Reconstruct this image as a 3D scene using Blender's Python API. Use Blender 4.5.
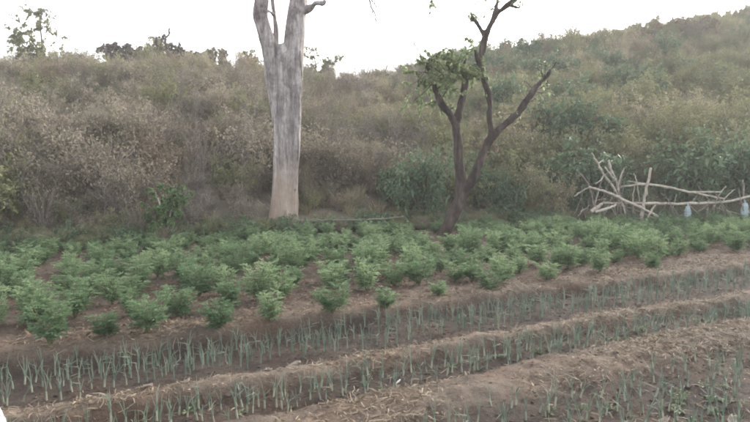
import bpy, math, random
import numpy as np
from mathutils import Vector

for o in list(bpy.data.objects): bpy.data.objects.remove(o)
SC = bpy.context.scene
COL = SC.collection
R = math.radians
RNG = np.random.default_rng(11)
random.seed(5)

# ------------------------------------------------------------------ camera, sky, sun, exposure
FPX, CH = 589.0, 2.0                       # focal length in photo pixels, eye height
PITCH = math.atan(51 / FPX)
cd = bpy.data.cameras.new('camera'); cam = bpy.data.objects.new('camera', cd); COL.objects.link(cam)
cd.sensor_width = 36; cd.lens = 36 * FPX / 750; cd.clip_end = 2000; cd.clip_start = .05
cam.location = (0, 0, CH); cam.rotation_euler = (R(90) - PITCH, 0, 0)
SC.camera = cam
SUN_EL, SUN_AZ = 20.0, 40.0                # azimuth measured from +Y towards +X
w = bpy.data.worlds.new('World'); SC.world = w; w.use_nodes = True
wn = w.node_tree.nodes; wl = w.node_tree.links
bg = wn['Background']; sky = wn.new('ShaderNodeTexSky'); sky.sky_type = 'NISHITA'; sky.sun_disc = False
sky.sun_elevation = R(SUN_EL); sky.sun_rotation = R(SUN_AZ)
sky.air_density = 1.0; sky.dust_density = 2.5; sky.ozone_density = 1.0
hs = wn.new('ShaderNodeHueSaturation'); hs.inputs['Saturation'].default_value = .3
wl.new(sky.outputs[0], hs.inputs['Color']); wl.new(hs.outputs[0], bg.inputs['Color'])
bg.inputs['Strength'].default_value = .15
sd = bpy.data.lights.new('sun', 'SUN'); sun = bpy.data.objects.new('sun', sd); COL.objects.link(sun)
sd.energy = 1.0; sd.angle = R(14); sd.color = (1, .93, .82)
_d = Vector((math.sin(R(SUN_AZ)) * math.cos(R(SUN_EL)), math.cos(R(SUN_AZ)) * math.cos(R(SUN_EL)), math.sin(R(SUN_EL))))
sun.rotation_euler = _d.to_track_quat('Z', 'Y').to_euler()
SC.view_settings.view_transform = 'Standard'; SC.view_settings.look = 'None'
SC.view_settings.gamma = 1; SC.view_settings.use_curve_mapping = False
SC.view_settings.exposure = 2.25
SC.render.engine = 'CYCLES'
SC.cycles.use_denoising = True
SC.cycles.max_bounces = 6; SC.cycles.transparent_max_bounces = 6
SC.cycles.filter_width = 2.0

# ------------------------------------------------------------------ helpers
def ray(x, y):
    dx, dy, dz = (x - 375) / FPX, 1.0, -(y - 211) / FPX
    c, s = math.cos(PITCH), math.sin(PITCH)
    return dx, dy * c + dz * s, -dy * s + dz * c
def at(x, y, Y):                           # photo pixel -> world point at depth Y
    a, b, c = ray(x, y); t = Y / b
    return Vector((a * t, Y, CH + c * t))
def onz(x, y, z=0.0):                      # photo pixel -> point on the level z
    a, b, c = ray(x, y); t = (z - CH) / c
    return Vector((a * t, b * t, z))
def nrm(a): return a / np.maximum(np.linalg.norm(a, axis=-1, keepdims=True), 1e-9)

def _hash(ix, iy, iz, s):
    h = (ix * 374761393 + iy * 668265263 + iz * 1274126177 + s * 974711) & 0xffffffff
    h = ((h ^ (h >> 13)) * 1274126177) & 0xffffffff
    return ((h ^ (h >> 16)) & 0xffffff) / float(0xffffff)
def vnoise(p, s=0):                        # value noise in 3-D, -1..1
    p = np.asarray(p, float); i = np.floor(p).astype(np.int64); f = p - i; f = f * f * (3 - 2 * f)
    r = 0
    for a in (0, 1):
        for b in (0, 1):
            for c in (0, 1):
                wgt = (f[:, 0] if a else 1 - f[:, 0]) * (f[:, 1] if b else 1 - f[:, 1]) * (f[:, 2] if c else 1 - f[:, 2])
                r = r + wgt * _hash(i[:, 0] + a, i[:, 1] + b, i[:, 2] + c, s)
    return r * 2 - 1
def fbm(x, y, sc, octv=3, s=0):
    sh = np.shape(x); x = np.ravel(x); y = np.ravel(y); r = 0; amp = 1
    for k in range(octv):
        r = r + amp * vnoise(np.stack([x * sc, y * sc, np.zeros_like(x) + 7.3 * k], 1), s + k); sc *= 2.1; amp *= .5
    return r.reshape(sh)

class G:                                   # collects triangles
    def __init__(s): s.V = []; s.T = []; s.M = []; s.A = []; s.n = 0
    def add(s, V, T, mat=0, tint=.5):
        V = np.asarray(V, float).reshape(-1, 3); T = np.asarray(T, int).reshape(-1, 3)
        s.V.append(V); s.T.append(T + s.n); s.M.append(np.full(len(T), mat)); s.n += len(V)
        s.A.append(np.broadcast_to(np.asarray(tint, float), (len(V),)))
    def merge(s, g, mat):
        for V, T, A in zip(g.V, g.T, g.A): pass
        s.add(np.concatenate(g.V), np.concatenate(g.T), mat, np.concatenate(g.A))
    def mesh(s, name, mats, smooth=True):
        V = np.concatenate(s.V); T = np.concatenate(s.T); me = bpy.data.meshes.new(name)
        me.vertices.add(len(V)); me.vertices.foreach_set('co', V.astype(np.float32).ravel())
        me.loops.add(T.size); me.loops.foreach_set('vertex_index', T.ravel().astype(np.int32))
        me.polygons.add(len(T)); me.polygons.foreach_set('loop_start', np.arange(0, T.size, 3, dtype=np.int32))
        me.polygons.foreach_set('loop_total', np.full(len(T), 3, np.int32))
        me.polygons.foreach_set('material_index', np.concatenate(s.M).astype(np.int32))
        me.polygons.foreach_set('use_smooth', np.full(len(T), smooth))
        at_ = me.attributes.new('tint', 'FLOAT', 'POINT'); at_.data.foreach_set('value', np.concatenate(s.A).astype(np.float32))
        for m in mats: me.materials.append(m)
        me.update(); me.validate()
        return me

def obj(name, me, parent=None, loc=(0, 0, 0), rz=0, sc=1):
    o = bpy.data.objects.new(name, me); COL.objects.link(o)
    o.location = loc; o.rotation_euler = (0, 0, rz); o.scale = (sc,) * 3 if np.isscalar(sc) else sc
    if parent: o.parent = parent
    return o
def tag(o, label=None, cat=None, group=None, kind=None):
    if label: o['label'] = label
    if cat: o['category'] = cat
    if group: o['group'] = group
    if kind: o['kind'] = kind
    return o
def thing(name, label, cat, loc, rz=0, sc=1, group=None):
    return tag(obj(name, None, None, loc, rz, sc), label, cat, group)

def tube(g, pts, rad, sides=5, mat=0, tint=.5, cap=True):
    pts = np.asarray([tuple(p) for p in pts], float); n = len(pts); rad = np.broadcast_to(rad, (n,))
    d = np.gradient(pts, axis=0); d = nrm(d)
    ref = np.where(np.abs(d[:, 2:3]) > .9, [[1., 0, 0]], [[0., 0, 1.]])
    if n > 2: ref = np.broadcast_to(ref[n // 2], (n, 3)) if np.all(np.abs((d * ref[n // 2]).sum(1)) < .97) else ref
    a = nrm(np.cross(d, ref)); b = np.cross(d, a)
    th = np.arange(sides) * 2 * math.pi / sides
    ring = pts[:, None] + rad[:, None, None] * (np.cos(th)[None, :, None] * a[:, None] + np.sin(th)[None, :, None] * b[:, None])
    V = ring.reshape(-1, 3); T = []
    for i in range(n - 1):
        for j in range(sides):
            k = (j + 1) % sides
            p, q, r_, s_ = i * sides + j, i * sides + k, (i + 1) * sides + k, (i + 1) * sides + j
            T += [(p, q, r_), (p, r_, s_)]
    if cap:
        V = np.concatenate([V, pts[:1], pts[-1:]]); c0, c1 = n * sides, n * sides + 1
        for j in range(sides):
            k = (j + 1) % sides
            T += [(c0, k, j), (c1, (n - 1) * sides + j, (n - 1) * sides + k)]
    g.add(V, T, mat, tint)

def smooth_path(P, n):                     # Catmull-Rom through control points (any columns)
    P = np.asarray([tuple(p) for p in P], float); m = len(P)
    Q = np.concatenate([2 * P[:1] - P[1:2], P, 2 * P[-1:] - P[-2:-1]]); out = []
    for t in np.linspace(0, m - 1 - 1e-6, n):
        i = int(t); f = t - i; a, b, c, d = Q[i:i + 4]
        out.append(.5 * (2 * b + (c - a) * f + (2 * a - 5 * b + 4 * c - d) * f * f + (3 * b - 3 * c + d - a) * f ** 3))
    return np.array(out)

def leaves(g, P, D, L, W, rng, fold=.25, droop=.2, mat=0, tint=None, up=1.0, big=False):
    P = np.asarray(P, float); D = nrm(np.asarray(D, float)); n = len(P)
    L = np.broadcast_to(L, (n,))[:, None]; W = np.broadcast_to(W, (n,))[:, None]
    N = np.array([[0, 0, up]]) + rng.normal(0, .5, (n, 3)); S = nrm(np.cross(D, N)); N = np.cross(S, D)
    z = np.array([[0, 0, 1.]])
    if big:
        v = [P, P + D * .28 * L + S * W * .42 + N * fold * W, P + D * .62 * L + S * W * .4 + N * fold * W - z * droop * L * .35,
             P + D * L - z * droop * L, P + D * .62 * L - S * W * .4 + N * fold * W - z * droop * L * .35, P + D * .28 * L - S * W * .42 + N * fold * W,
             P + D * .5 * L - z * droop * L * .2]
        tr = [(0, 1, 6), (1, 2, 6), (2, 3, 6), (3, 4, 6), (4, 5, 6), (5, 0, 6)]
    else:
        v = [P, P + D * .45 * L + S * W * .5 + N * fold * W, P + D * L - z * droop * L, P + D * .45 * L - S * W * .5 + N * fold * W]
        tr = [(0, 1, 2), (0, 2, 3)]
    k = len(v); V = np.stack(v, 1).reshape(-1, 3)
    T = (np.arange(n)[:, None, None] * k + np.array(tr)[None]).reshape(-1, 3)
    t = rng.random(n) if tint is None else np.broadcast_to(tint, (n,))
    g.add(V, T, mat, np.repeat(t, k))

# ------------------------------------------------------------------ materials
def new_mat(name):
    m = bpy.data.materials.new(name); m.use_nodes = True; nt = m.node_tree
    return m, nt.nodes, nt.links, nt.nodes['Principled BSDF']
def ramp(nodes, stops):
    r = nodes.new('ShaderNodeValToRGB'); e = r.color_ramp.elements
    while len(e) < len(stops): e.new(.5)
    for el, (p, c) in zip(e, stops): el.position = p; el.color = (*c, 1)
    return r
def leaf_mat(name, cols, transl=.25, rough=.6, objvar=.35):
    m, N, L, b = new_mat(name)
    a = N.new('ShaderNodeAttribute'); a.attribute_name = 'tint'
    oi = N.new('ShaderNodeObjectInfo')
    mx = N.new('ShaderNodeMix'); mx.data_type = 'FLOAT'; mx.inputs[0].default_value = objvar
    L.new(a.outputs['Fac'], mx.inputs[2]); L.new(oi.outputs['Random'], mx.inputs[3])
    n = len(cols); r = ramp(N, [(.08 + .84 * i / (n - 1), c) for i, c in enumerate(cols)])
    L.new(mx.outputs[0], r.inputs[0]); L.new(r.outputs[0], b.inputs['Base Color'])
    b.inputs['Roughness'].default_value = rough; b.inputs['Specular IOR Level'].default_value = .25
    if transl:
        t = N.new('ShaderNodeBsdfTranslucent'); L.new(r.outputs[0], t.inputs[0])
        ms = N.new('ShaderNodeMixShader'); ms.inputs[0].default_value = transl
        L.new(b.outputs[0], ms.inputs[1]); L.new(t.outputs[0], ms.inputs[2]); L.new(ms.outputs[0], N['Material Output'].inputs[0])
    return m
def noise_mat(name, stops, scale=(4, 4, 4), detail=6, bump=.3, bscale=None, rough=.9, coord='Object', bdist=.02):
    m, N, L, b = new_mat(name)
    tc = N.new('ShaderNodeTexCoord'); mp = N.new('ShaderNodeMapping'); mp.inputs['Scale'].default_value = scale
    L.new(tc.outputs[coord], mp.inputs[0])
    nz = N.new('ShaderNodeTexNoise'); nz.inputs['Scale'].default_value = 1; nz.inputs['Detail'].default_value = detail; nz.inputs['Roughness'].default_value = .65
    L.new(mp.outputs[0], nz.inputs['Vector']); r = ramp(N, stops); L.new(nz.outputs['Fac'], r.inputs[0]); L.new(r.outputs[0], b.inputs['Base Color'])
    bp = N.new('ShaderNodeBump'); bp.inputs['Strength'].default_value = bump; bp.inputs['Distance'].default_value = bdist
    L.new(nz.outputs['Fac'], bp.inputs['Height']); L.new(bp.outputs[0], b.inputs['Normal'])
    b.inputs['Roughness'].default_value = rough; b.inputs['Specular IOR Level'].default_value = .2
    return m

M = {}
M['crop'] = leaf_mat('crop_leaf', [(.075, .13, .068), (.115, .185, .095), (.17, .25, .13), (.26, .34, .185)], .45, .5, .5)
M['crop_stem'] = noise_mat('crop_stem', [(.3, (.09, .10, .05)), (.7, (.16, .16, .09))], (20, 20, 20), 3, .1)
M['onion'] = leaf_mat('onion_leaf', [(.13, .18, .135), (.175, .23, .175), (.245, .295, .22), (.40, .41, .31)], .2, .45, .3)
M['dry'] = leaf_mat('dry_leaf_scrub', [(.125, .106, .082), (.22, .188, .143), (.31, .27, .20), (.42, .37, .27)], .25, .8, .55)
M['rust'] = leaf_mat('rust_leaf_scrub', [(.145, .108, .083), (.25, .19, .14), (.335, .262, .185), (.42, .345, .235)], .25, .8, .5)
M['olive'] = leaf_mat('olive_leaf_scrub', [(.105, .11, .055), (.175, .178, .088), (.24, .24, .125), (.33, .32, .185)], .3, .7, .55)
M['green'] = leaf_mat('green_leaf_bush', [(.06, .095, .06), (.095, .145, .085), (.14, .195, .11), (.21, .26, .15)], .25, .55, .3)
M['dark'] = leaf_mat('dark_leaf_bush', [(.09, .076, .07), (.15, .127, .113), (.23, .195, .165)], .3, .8, .3)
M['pale'] = leaf_mat('pale_seedhead_bush', [(.22, .19, .115), (.36, .315, .20), (.50, .44, .30)], .3, .8, .4)
M['straw'] = leaf_mat('dry_straw', [(.09, .067, .046), (.145, .108, .073), (.21, .16, .11), (.31, .25, .18)], .1, .8, .2)
M['weed'] = leaf_mat('weed_leaf', [(.09, .14, .07), (.14, .19, .10), (.22, .24, .14)], .25, .6, .4)
M['fresh'] = leaf_mat('fresh_green_leaf', [(.15, .19, .095), (.21, .265, .135), (.29, .345, .18), (.40, .44, .26)], .5, .5, .1)
M['young'] = leaf_mat('young_tree_leaf', [(.09, .15, .07), (.14, .215, .10), (.20, .29, .13), (.28, .37, .18)], .5, .5, .1)
M['redlitter'] = leaf_mat('reddish_dead_leaf', [(.10, .065, .05), (.16, .10, .075), (.22, .145, .10), (.29, .21, .15)], .1, .85, .2)
M['twig'] = noise_mat('twig_bark', [(.3, (.12, .10, .088)), (.7, (.28, .245, .215))], (6, 6, 6), 4, .1)
M['twig_dark'] = noise_mat('dark_twig_bark', [(.3, (.05, .042, .038)), (.7, (.11, .095, .085))], (6, 6, 6), 4, .1)
M['deadwood'] = noise_mat('bleached_deadwood', [(.3, (.24, .20, .16)), (.55, (.42, .37, .31)), (.75, (.55, .50, .43))], (9, 9, 9), 6, .4)
M['stone'] = noise_mat('pale_dry_husk', [(.3, (.20, .165, .13)), (.7, (.34, .29, .235))], (30, 30, 30), 4, .3)

def bark_mat(name, stops, base_col, base_top, soft):
    m, N, L, b = new_mat(name)
    tc = N.new('ShaderNodeTexCoord'); mp = N.new('ShaderNodeMapping'); mp.inputs['Scale'].default_value = (7, 7, .7)
    L.new(tc.outputs['Object'], mp.inputs[0])
    nz = N.new('ShaderNodeTexNoise'); nz.inputs['Scale'].default_value = 1; nz.inputs['Detail'].default_value = 8; nz.inputs['Roughness'].default_value = .7
    L.new(mp.outputs[0], nz.inputs['Vector']); r = ramp(N, stops); L.new(nz.outputs['Fac'], r.inputs[0])
    n4 = N.new('ShaderNodeTexNoise'); n4.inputs['Scale'].default_value = 2.6; n4.inputs['Detail'].default_value = 7; n4.inputs['Roughness'].default_value = .7; n4.inputs['Distortion'].default_value = .6
    L.new(tc.outputs['Object'], n4.inputs['Vector']); r4 = ramp(N, [(.36, (.42, .40, .41)), (.52, (.85, .83, .83)), (.66, (1.1, 1.08, 1.06))]); L.new(n4.outputs['Fac'], r4.inputs[0])
    mp5 = N.new('ShaderNodeMapping'); mp5.inputs['Scale'].default_value = (13, 13, 1.6); L.new(tc.outputs['Object'], mp5.inputs[0])
    n5 = N.new('ShaderNodeTexNoise'); n5.inputs['Scale'].default_value = 1; n5.inputs['Detail'].default_value = 4; n5.inputs['Distortion'].default_value = .8; L.new(mp5.outputs[0], n5.inputs['Vector'])
    r5 = ramp(N, [(.44, (1, 1, 1)), (.49, (.35, .33, .33)), (.51, (.35, .33, .33)), (.56, (1, 1, 1))]); L.new(n5.outputs['Fac'], r5.inputs[0])
    mc = N.new('ShaderNodeMix'); mc.data_type = 'RGBA'; mc.blend_type = 'MULTIPLY'; mc.inputs[0].default_value = .45; L.new(r.outputs[0], mc.inputs[6]); L.new(r5.outputs[0], mc.inputs[7])
    mm = N.new('ShaderNodeMix'); mm.data_type = 'RGBA'; mm.blend_type = 'MULTIPLY'; mm.inputs[0].default_value = .85; L.new(mc.outputs[2], mm.inputs[6]); L.new(r4.outputs[0], mm.inputs[7])
    n2 = N.new('ShaderNodeTexNoise'); n2.inputs['Scale'].default_value = 1.3; n2.inputs['Detail'].default_value = 5
    L.new(tc.outputs['Object'], n2.inputs['Vector'])
    sx = N.new('ShaderNodeSeparateXYZ'); L.new(tc.outputs['Object'], sx.inputs[0])
    ad = N.new('ShaderNodeMath'); ad.operation = 'MULTIPLY_ADD'; ad.inputs[1].default_value = 2.0; L.new(n2.outputs['Fac'], ad.inputs[0]); L.new(sx.outputs['Z'], ad.inputs[2])
    mr = N.new('ShaderNodeMapRange'); mr.inputs[1].default_value = base_top + 1 - soft; mr.inputs[2].default_value = base_top + 1 + soft
    mr.inputs[3].default_value = .75; mr.inputs[4].default_value = 0; L.new(ad.outputs[0], mr.inputs[0])
    mx = N.new('ShaderNodeMix'); mx.data_type = 'RGBA'; mx.inputs[7].default_value = (*base_col, 1)
    L.new(mr.outputs[0], mx.inputs[0]); L.new(mm.outputs[2], mx.inputs[6]); L.new(mx.outputs[2], b.inputs['Base Color'])
    bp = N.new('ShaderNodeBump'); bp.inputs['Strength'].default_value = .6; bp.inputs['Distance'].default_value = .04
    L.new(nz.outputs['Fac'], bp.inputs['Height']); L.new(bp.outputs[0], b.inputs['Normal'])
    b.inputs['Roughness'].default_value = .9; b.inputs['Specular IOR Level'].default_value = .2
    return m
M['bark_big'] = bark_mat('pale_grey_bark', [(.3, (.10, .085, .085)), (.42, (.25, .22, .215)), (.55, (.42, .385, .37)), (.72, (.56, .52, .49))], (.37, .275, .205), 1.1, 1.0)
M['bark_slim'] = bark_mat('brown_bark', [(.3, (.03, .023, .021)), (.48, (.06, .046, .041)), (.6, (.105, .085, .076)), (.75, (.17, .14, .125))], (.05, .033, .028), .55, .5)

def soil_mat():
    m, N, L, b = new_mat('soil')
    a = N.new('ShaderNodeAttribute'); a.attribute_name = 'tint'
    tc = N.new('ShaderNodeTexCoord')
    def nz(s, d):
        n = N.new('ShaderNodeTexNoise'); n.inputs['Scale'].default_value = s; n.inputs['Detail'].default_value = d; n.inputs['Roughness'].default_value = .7
        L.new(tc.outputs['Object'], n.inputs['Vector']); return n
    n1, n2, n3 = nz(2.2, 6), nz(28, 5), nz(.8, 3)
    ad = N.new('ShaderNodeMath'); ad.operation = 'MULTIPLY_ADD'; ad.inputs[1].default_value = .9
    L.new(n1.outputs['Fac'], ad.inputs[0]); L.new(a.outputs['Fac'], ad.inputs[2])
    sb = N.new('ShaderNodeMath'); sb.operation = 'SUBTRACT'; sb.inputs[1].default_value = .45; L.new(ad.outputs[0], sb.inputs[0])
    r = ramp(N, [(.05, (.054, .043, .037)), (.35, (.088, .069, .056)), (.65, (.12, .097, .079)), (.95, (.175, .143, .113))]); L.new(sb.outputs[0], r.inputs[0])
    r2 = ramp(N, [(.3, (.55, .52, .5)), (.7, (1.25, 1.2, 1.15))]); L.new(n2.outputs['Fac'], r2.inputs[0])
    mu = N.new('ShaderNodeMix'); mu.data_type = 'RGBA'; mu.blend_type = 'MULTIPLY'; mu.inputs[0].default_value = .8
    L.new(r.outputs[0], mu.inputs[6]); L.new(r2.outputs[0], mu.inputs[7])
    r3 = ramp(N, [(.45, (1, 1, 1)), (.7, (1.12, .95, .86))]); L.new(n3.outputs['Fac'], r3.inputs[0])
    mv = N.new('ShaderNodeMix'); mv.data_type = 'RGBA'; mv.blend_type = 'MULTIPLY'; mv.inputs[0].default_value = 1
    L.new(mu.outputs[2], mv.inputs[6]); L.new(r3.outputs[0], mv.inputs[7]); L.new(mv.outputs[2], b.inputs['Base Color'])
    bp = N.new('ShaderNodeBump'); bp.inputs['Strength'].default_value = .8; bp.inputs['Distance'].default_value = .03
    L.new(n2.outputs['Fac'], bp.inputs['Height']); L.new(bp.outputs[0], b.inputs['Normal'])
    b.inputs['Roughness'].default_value = .95; b.inputs['Specular IOR Level'].default_value = .15
    return m
M['soil'] = soil_mat()
M['hill'] = noise_mat('hillside_litter', [(.3, (.09, .078, .062)), (.5, (.145, .125, .095)), (.7, (.20, .175, .125))], (1.1, 1.1, 1.1), 8, .6, bdist=.15)

# ------------------------------------------------------------------ ground: beds run along U, V points away from the camera
UD = np.array([2, 1]) / math.sqrt(5); VD = np.array([-1, 2]) / math.sqrt(5)
def uv2xy(u, v): return u * UD[0] + v * VD[0], u * UD[1] + v * VD[1]
def xy2uv(x, y): return x * UD[0] + y * UD[1], x * VD[0] + y * VD[1]
# profile across the beds: v, height, dryness
PROF = np.array([(-400, 0, .3), (1.0, -.02, .3), (1.5, -.05, .15), (3.62, -.08, .05), (3.76, -.05, .12), (3.9, -.01, .5), (4.12, .01, .7), (4.36, .01, .62), (4.5, -.03, .35), (4.58, -.10, .12),
                 (4.98, -.11, .1), (5.08, -.04, .35), (5.18, .02, .75), (5.34, .02, .8), (5.46, -.05, .45), (5.58, -.12, .12), (6.62, -.14, .06), (6.74, -.06, .15), (6.84, .02, .6),
                 (7.0, .05, .85), (7.25, .04, .6), (7.6, .02, .5), (9, 0, .46), (400, 0, .46)])
def ground_z(x, y, fine=True):
    x = np.asarray(x, float); y = np.asarray(y, float); u, v = xy2uv(x, y)
    vw = v + .09 * fbm(u, v * 0, .35, 3, 3) + .035 * fbm(u, v, 2.2, 2, 4)
    z = np.interp(vw, PROF[:, 0], PROF[:, 1])
    near = np.clip((30 - np.hypot(x, y)) / 15, 0, 1)
    z = z + near * .03 * fbm(x, y, 1.9, 2, 5)
    if fine: z = z + near * (.016 * fbm(x, y, 7, 3, 6) + .009 * fbm(x, y, 21, 2, 8))
    return z
def dryness(x, y):
    u, v = xy2uv(x, y); vw = v + .09 * fbm(u, v * 0, .35, 3, 3) + .035 * fbm(u, v, 2.2, 2, 4)
    return np.interp(vw, PROF[:, 0], PROF[:, 2])
def gz(x, y): return float(ground_z(np.array([x]), np.array([y]))[0])

def axis(segs): return np.unique(np.concatenate([np.arange(a, b, s) for a, b, s in segs]))
us = axis([(-400, -40, 30), (-40, -12, 2), (-12, -6, .3), (-6, 14.5, .045), (14.5, 24, .25), (24, 60, 3), (60, 401, 30)])
vs = axis([(-400, -20, 30), (-20, 0, 2), (0, 2, .15), (2, 8.2, .035), (8.2, 22, .16), (22, 40, 2), (40, 401, 30)])
def grid_mesh(name, X, Y, Z, A, mats):
    n, m = X.shape; g = G(); idx = np.arange(n * m).reshape(n, m)
    a, b, c, d = idx[:-1, :-1].ravel(), idx[1:, :-1].ravel(), idx[1:, 1:].ravel(), idx[:-1, 1:].ravel()
    g.add(np.stack([X.ravel(), Y.ravel(), Z.ravel()], 1), np.concatenate([np.stack([a, b, c], 1), np.stack([a, c, d], 1)]), 0, A.ravel())
    return g.mesh(name, mats)
UU, VV = np.meshgrid(us, vs, indexing='ij'); GX, GY = uv2xy(UU, VV)
tag(obj('ground', grid_mesh('ground', GX, GY, ground_z(GX, GY), dryness(GX, GY), [M['soil']])), 'brown tilled soil with raised bunds and sunken onion beds', None, None, 'structure')

# ------------------------------------------------------------------ hillside
def foot(x): return np.interp(x, [-40, -7.5, -4.5, -2, .7, 5, 12, 40], [9, 12.9, 14.3, 15.6, 16.9, 17.9, 18.9, 24])
def hlen(x): return 26 + .28 * np.clip(x, 0, 40)
SKY = [(-300, 62), (-100, 60), (0, 60), (60, 61), (100, 63), (150, 60), (200, 59), (250, 60), (300, 63), (350, 69), (385, 67), (430, 58), (470, 50), (510, 43), (560, 36), (600, 30), (650, 22), (700, 14), (750, 6), (850, 0), (1000, -15)]
rx, rz_ = [], []
for px, py in SKY:
    Y = 45.
    for _ in range(30): Y = float(foot((px - 375) / FPX * Y) + hlen((px - 375) / FPX * Y))
    p = at(px, py, Y); rx.append(p.x); rz_.append(p.z - .75)
def hill_z(x, y):
    x = np.asarray(x, float); y = np.asarray(y, float)
    t = (y - foot(x)) / hlen(x); H = np.interp(x, rx, rz_)
    s = np.where(t < 1, np.clip(t, -.2, 1) * (1.12 - .12 * np.clip(t, 0, 1)), 1 - .10 * (t - 1))
    z = H * np.maximum(s, -.05) + .5 * np.clip(t * 4, 0, 1) * fbm(x, y, .16, 3, 21) * np.clip(1.3 - t, .3, 1) + .12 * fbm(x, y, .7, 2, 22) * np.clip(t * 6, 0, 1)
    return np.where(t < 0, t * 3 - .25, z - .25 * np.clip(1 - t * 12, 0, 1))
def hz(x, y): return max(float(hill_z(np.array([x]), np.array([y]))[0]), gz(x, y))
hx = axis([(-90, -30, 3), (-30, 40, .5), (40, 111, 3)]); ht = axis([(-.06, 1.2, .02), (1.2, 3.01, .15)])
HX, HT = np.meshgrid(hx, ht, indexing='ij'); HY = foot(HX) + HT * hlen(HX)
tag(obj('hillside', grid_mesh('hillside', HX, HY, hill_z(HX, HY), HX * 0 + .5, [M['hill']])), 'scrub covered hillside rising behind the field', None, None, 'structure')

# ------------------------------------------------------------------ shrubs
def shrub(seed, H, W, stems, twigs, nleaf, ll, lw, spread=.9, big=False, droop=.25, twig_r=.006, top=.25):
    rng = np.random.default_rng(seed); gb, gl = G(), G(); LP, LD = [], []
    for i in range(stems):
        a = rng.random() * 6.283; out = W * (.15 + .85 * rng.random() ** .7) * spread; h = H * (.55 + .45 * rng.random()) * (1 - .35 * (out / W) ** 2)
        p = np.array([rng.normal(0, .05 * W), rng.normal(0, .05 * W), -.05]); pts = [p]
        for k in range(1, 6):
            t = k / 5; pts.append(np.array([math.cos(a) * out * t ** 1.2, math.sin(a) * out * t ** 1.2, h * t ** .85]) + rng.normal(0, .05 * W, 3) * t)
        pts = np.array(pts); tube(gb, pts, np.linspace(twig_r * 2.6, twig_r * .8, 6), 4, tint=rng.random(), cap=False)
        for j in range(twigs):
            t = .25 + .75 * rng.random(); q = t * 5; k = min(int(q), 4); b = pts[k] + (pts[k + 1] - pts[k]) * (q - k)
            d = nrm(np.array([math.cos(a), math.sin(a), .6]) * .5 + rng.normal(0, .75, 3)); ln = W * (.18 + .3 * rng.random())
            e = b + d * ln; mid = (b + e) / 2 + rng.normal(0, .12 * ln, 3); e[2] -= .1 * ln
            tube(gb, [b, mid, e], [twig_r * .7, twig_r * .5, twig_r * .25], 3, tint=rng.random(), cap=False)
            m = max(1, nleaf // (stems * twigs)); tt = rng.random((m, 1)) ** .6
            P = b + (e - b) * tt + rng.normal(0, .05 * W, (m, 3)); LP.append(P); LD.append(d * .5 + rng.normal(0, .7, (m, 3)) + [0, 0, .15])
    P = np.concatenate(LP); D = np.concatenate(LD); P[:, 2] = np.maximum(P[:, 2], .03)
    n = len(P); clump = .5 + .5 * vnoise(P * (3.5 / W) + seed, 3)
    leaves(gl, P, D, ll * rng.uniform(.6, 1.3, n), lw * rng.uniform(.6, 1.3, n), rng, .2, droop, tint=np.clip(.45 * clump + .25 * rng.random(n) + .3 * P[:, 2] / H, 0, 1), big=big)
    return gb, gl
KINDS = {                                   # H, W, stems, twigs, leaves, leaf length, leaf width, leaf material, twig material
    'dry': (1.35, .85, 13, 14, 2100, .06, .032, 'dry', 'twig'),
    'rust': (1.15, .8, 12, 13, 1950, .063, .033, 'rust', 'twig'),
    'olive': (1.35, .9, 12, 12, 2500, .065, .037, 'olive', 'twig'),
    'green': (1.5, .95, 12, 11, 1700, .12, .072, 'green', 'twig_dark'),
    'pale': (1.2, .9, 13, 14, 2500, .058, .028, 'pale', 'twig'),
    'bare': (1.6, .75, 15, 20, 420, .05, .025, 'dry', 'twig'),
}
def grass_tuft(seed, H, n):
    rng = np.random.default_rng(seed); g = G()
    a = rng.random(n) * 6.283; r = .18 * np.sqrt(rng.random(n)); P0 = np.stack([r * np.cos(a), r * np.sin(a), np.full(n, -.03)], 1)
    d = np.stack([np.cos(a) * .45 * rng.random(n), np.sin(a) * .45 * rng.random(n), np.ones(n)], 1) + rng.normal(0, .12, (n, 3)); h = H * rng.uniform(.5, 1, n)[:, None]
    P1 = P0 + d * h * .55; P2 = P0 + d * h + np.stack([np.cos(a), np.sin(a), -np.ones(n) * .3], 1) * h * rng.uniform(.05, .35, (n, 1))
    s = nrm(np.cross(d, rng.normal(0, 1, (n, 3)))) * .007
    V = np.stack([P0 - s, P0 + s, P1 + s * .8, P1 - s * .8, P2], 1).reshape(-1, 3)
    T = (np.arange(n)[:, None, None] * 5 + np.array([(0, 1, 2), (0, 2, 3), (3, 2, 4)])[None]).reshape(-1, 3)
    g.add(V, T, 0, np.repeat(rng.random(n), 5)); return g
SRC = bpy.data.collections.new('scrub_sources')      # never linked into the scene: only feeds the scrub mass
PART = {}; SRC_IDX = {}; _names = []
for kn, (H, W, st, tw, nl, ll, lw, lm, bm) in KINDS.items():
    for v in range(4):
        gb, gl = shrub(sum(map(ord, kn)) * 7 + v * 131, H * (.85 + .1 * v), W * (1.1 - .07 * v), st, tw, nl, ll, lw, big=(kn == 'green'))
        PART[kn, v] = (gb.mesh('branches_' + kn, [M[bm]]), gl.mesh('foliage_' + kn, [M[lm]], False))
        g = G(); g.merge(gb, 0); g.merge(gl, 1); nm = '%s_bush_%d' % (kn, v)
        o = bpy.data.objects.new(nm, g.mesh(nm, [M[bm], M[lm]], False)); SRC.objects.link(o); _names.append(nm); SRC_IDX[kn, v] = nm
for v in range(4):
    nm = 'straw_tuft_%d' % v; o = bpy.data.objects.new(nm, grass_tuft(50 + v, .8, 110).mesh(nm, [M['straw' if v < 2 else 'pale']], False)); SRC.objects.link(o); _names.append(nm); SRC_IDX['tuft', v] = nm
_order = sorted(_names); SRC_IDX = {k: _order.index(n) for k, n in SRC_IDX.items()}

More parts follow.
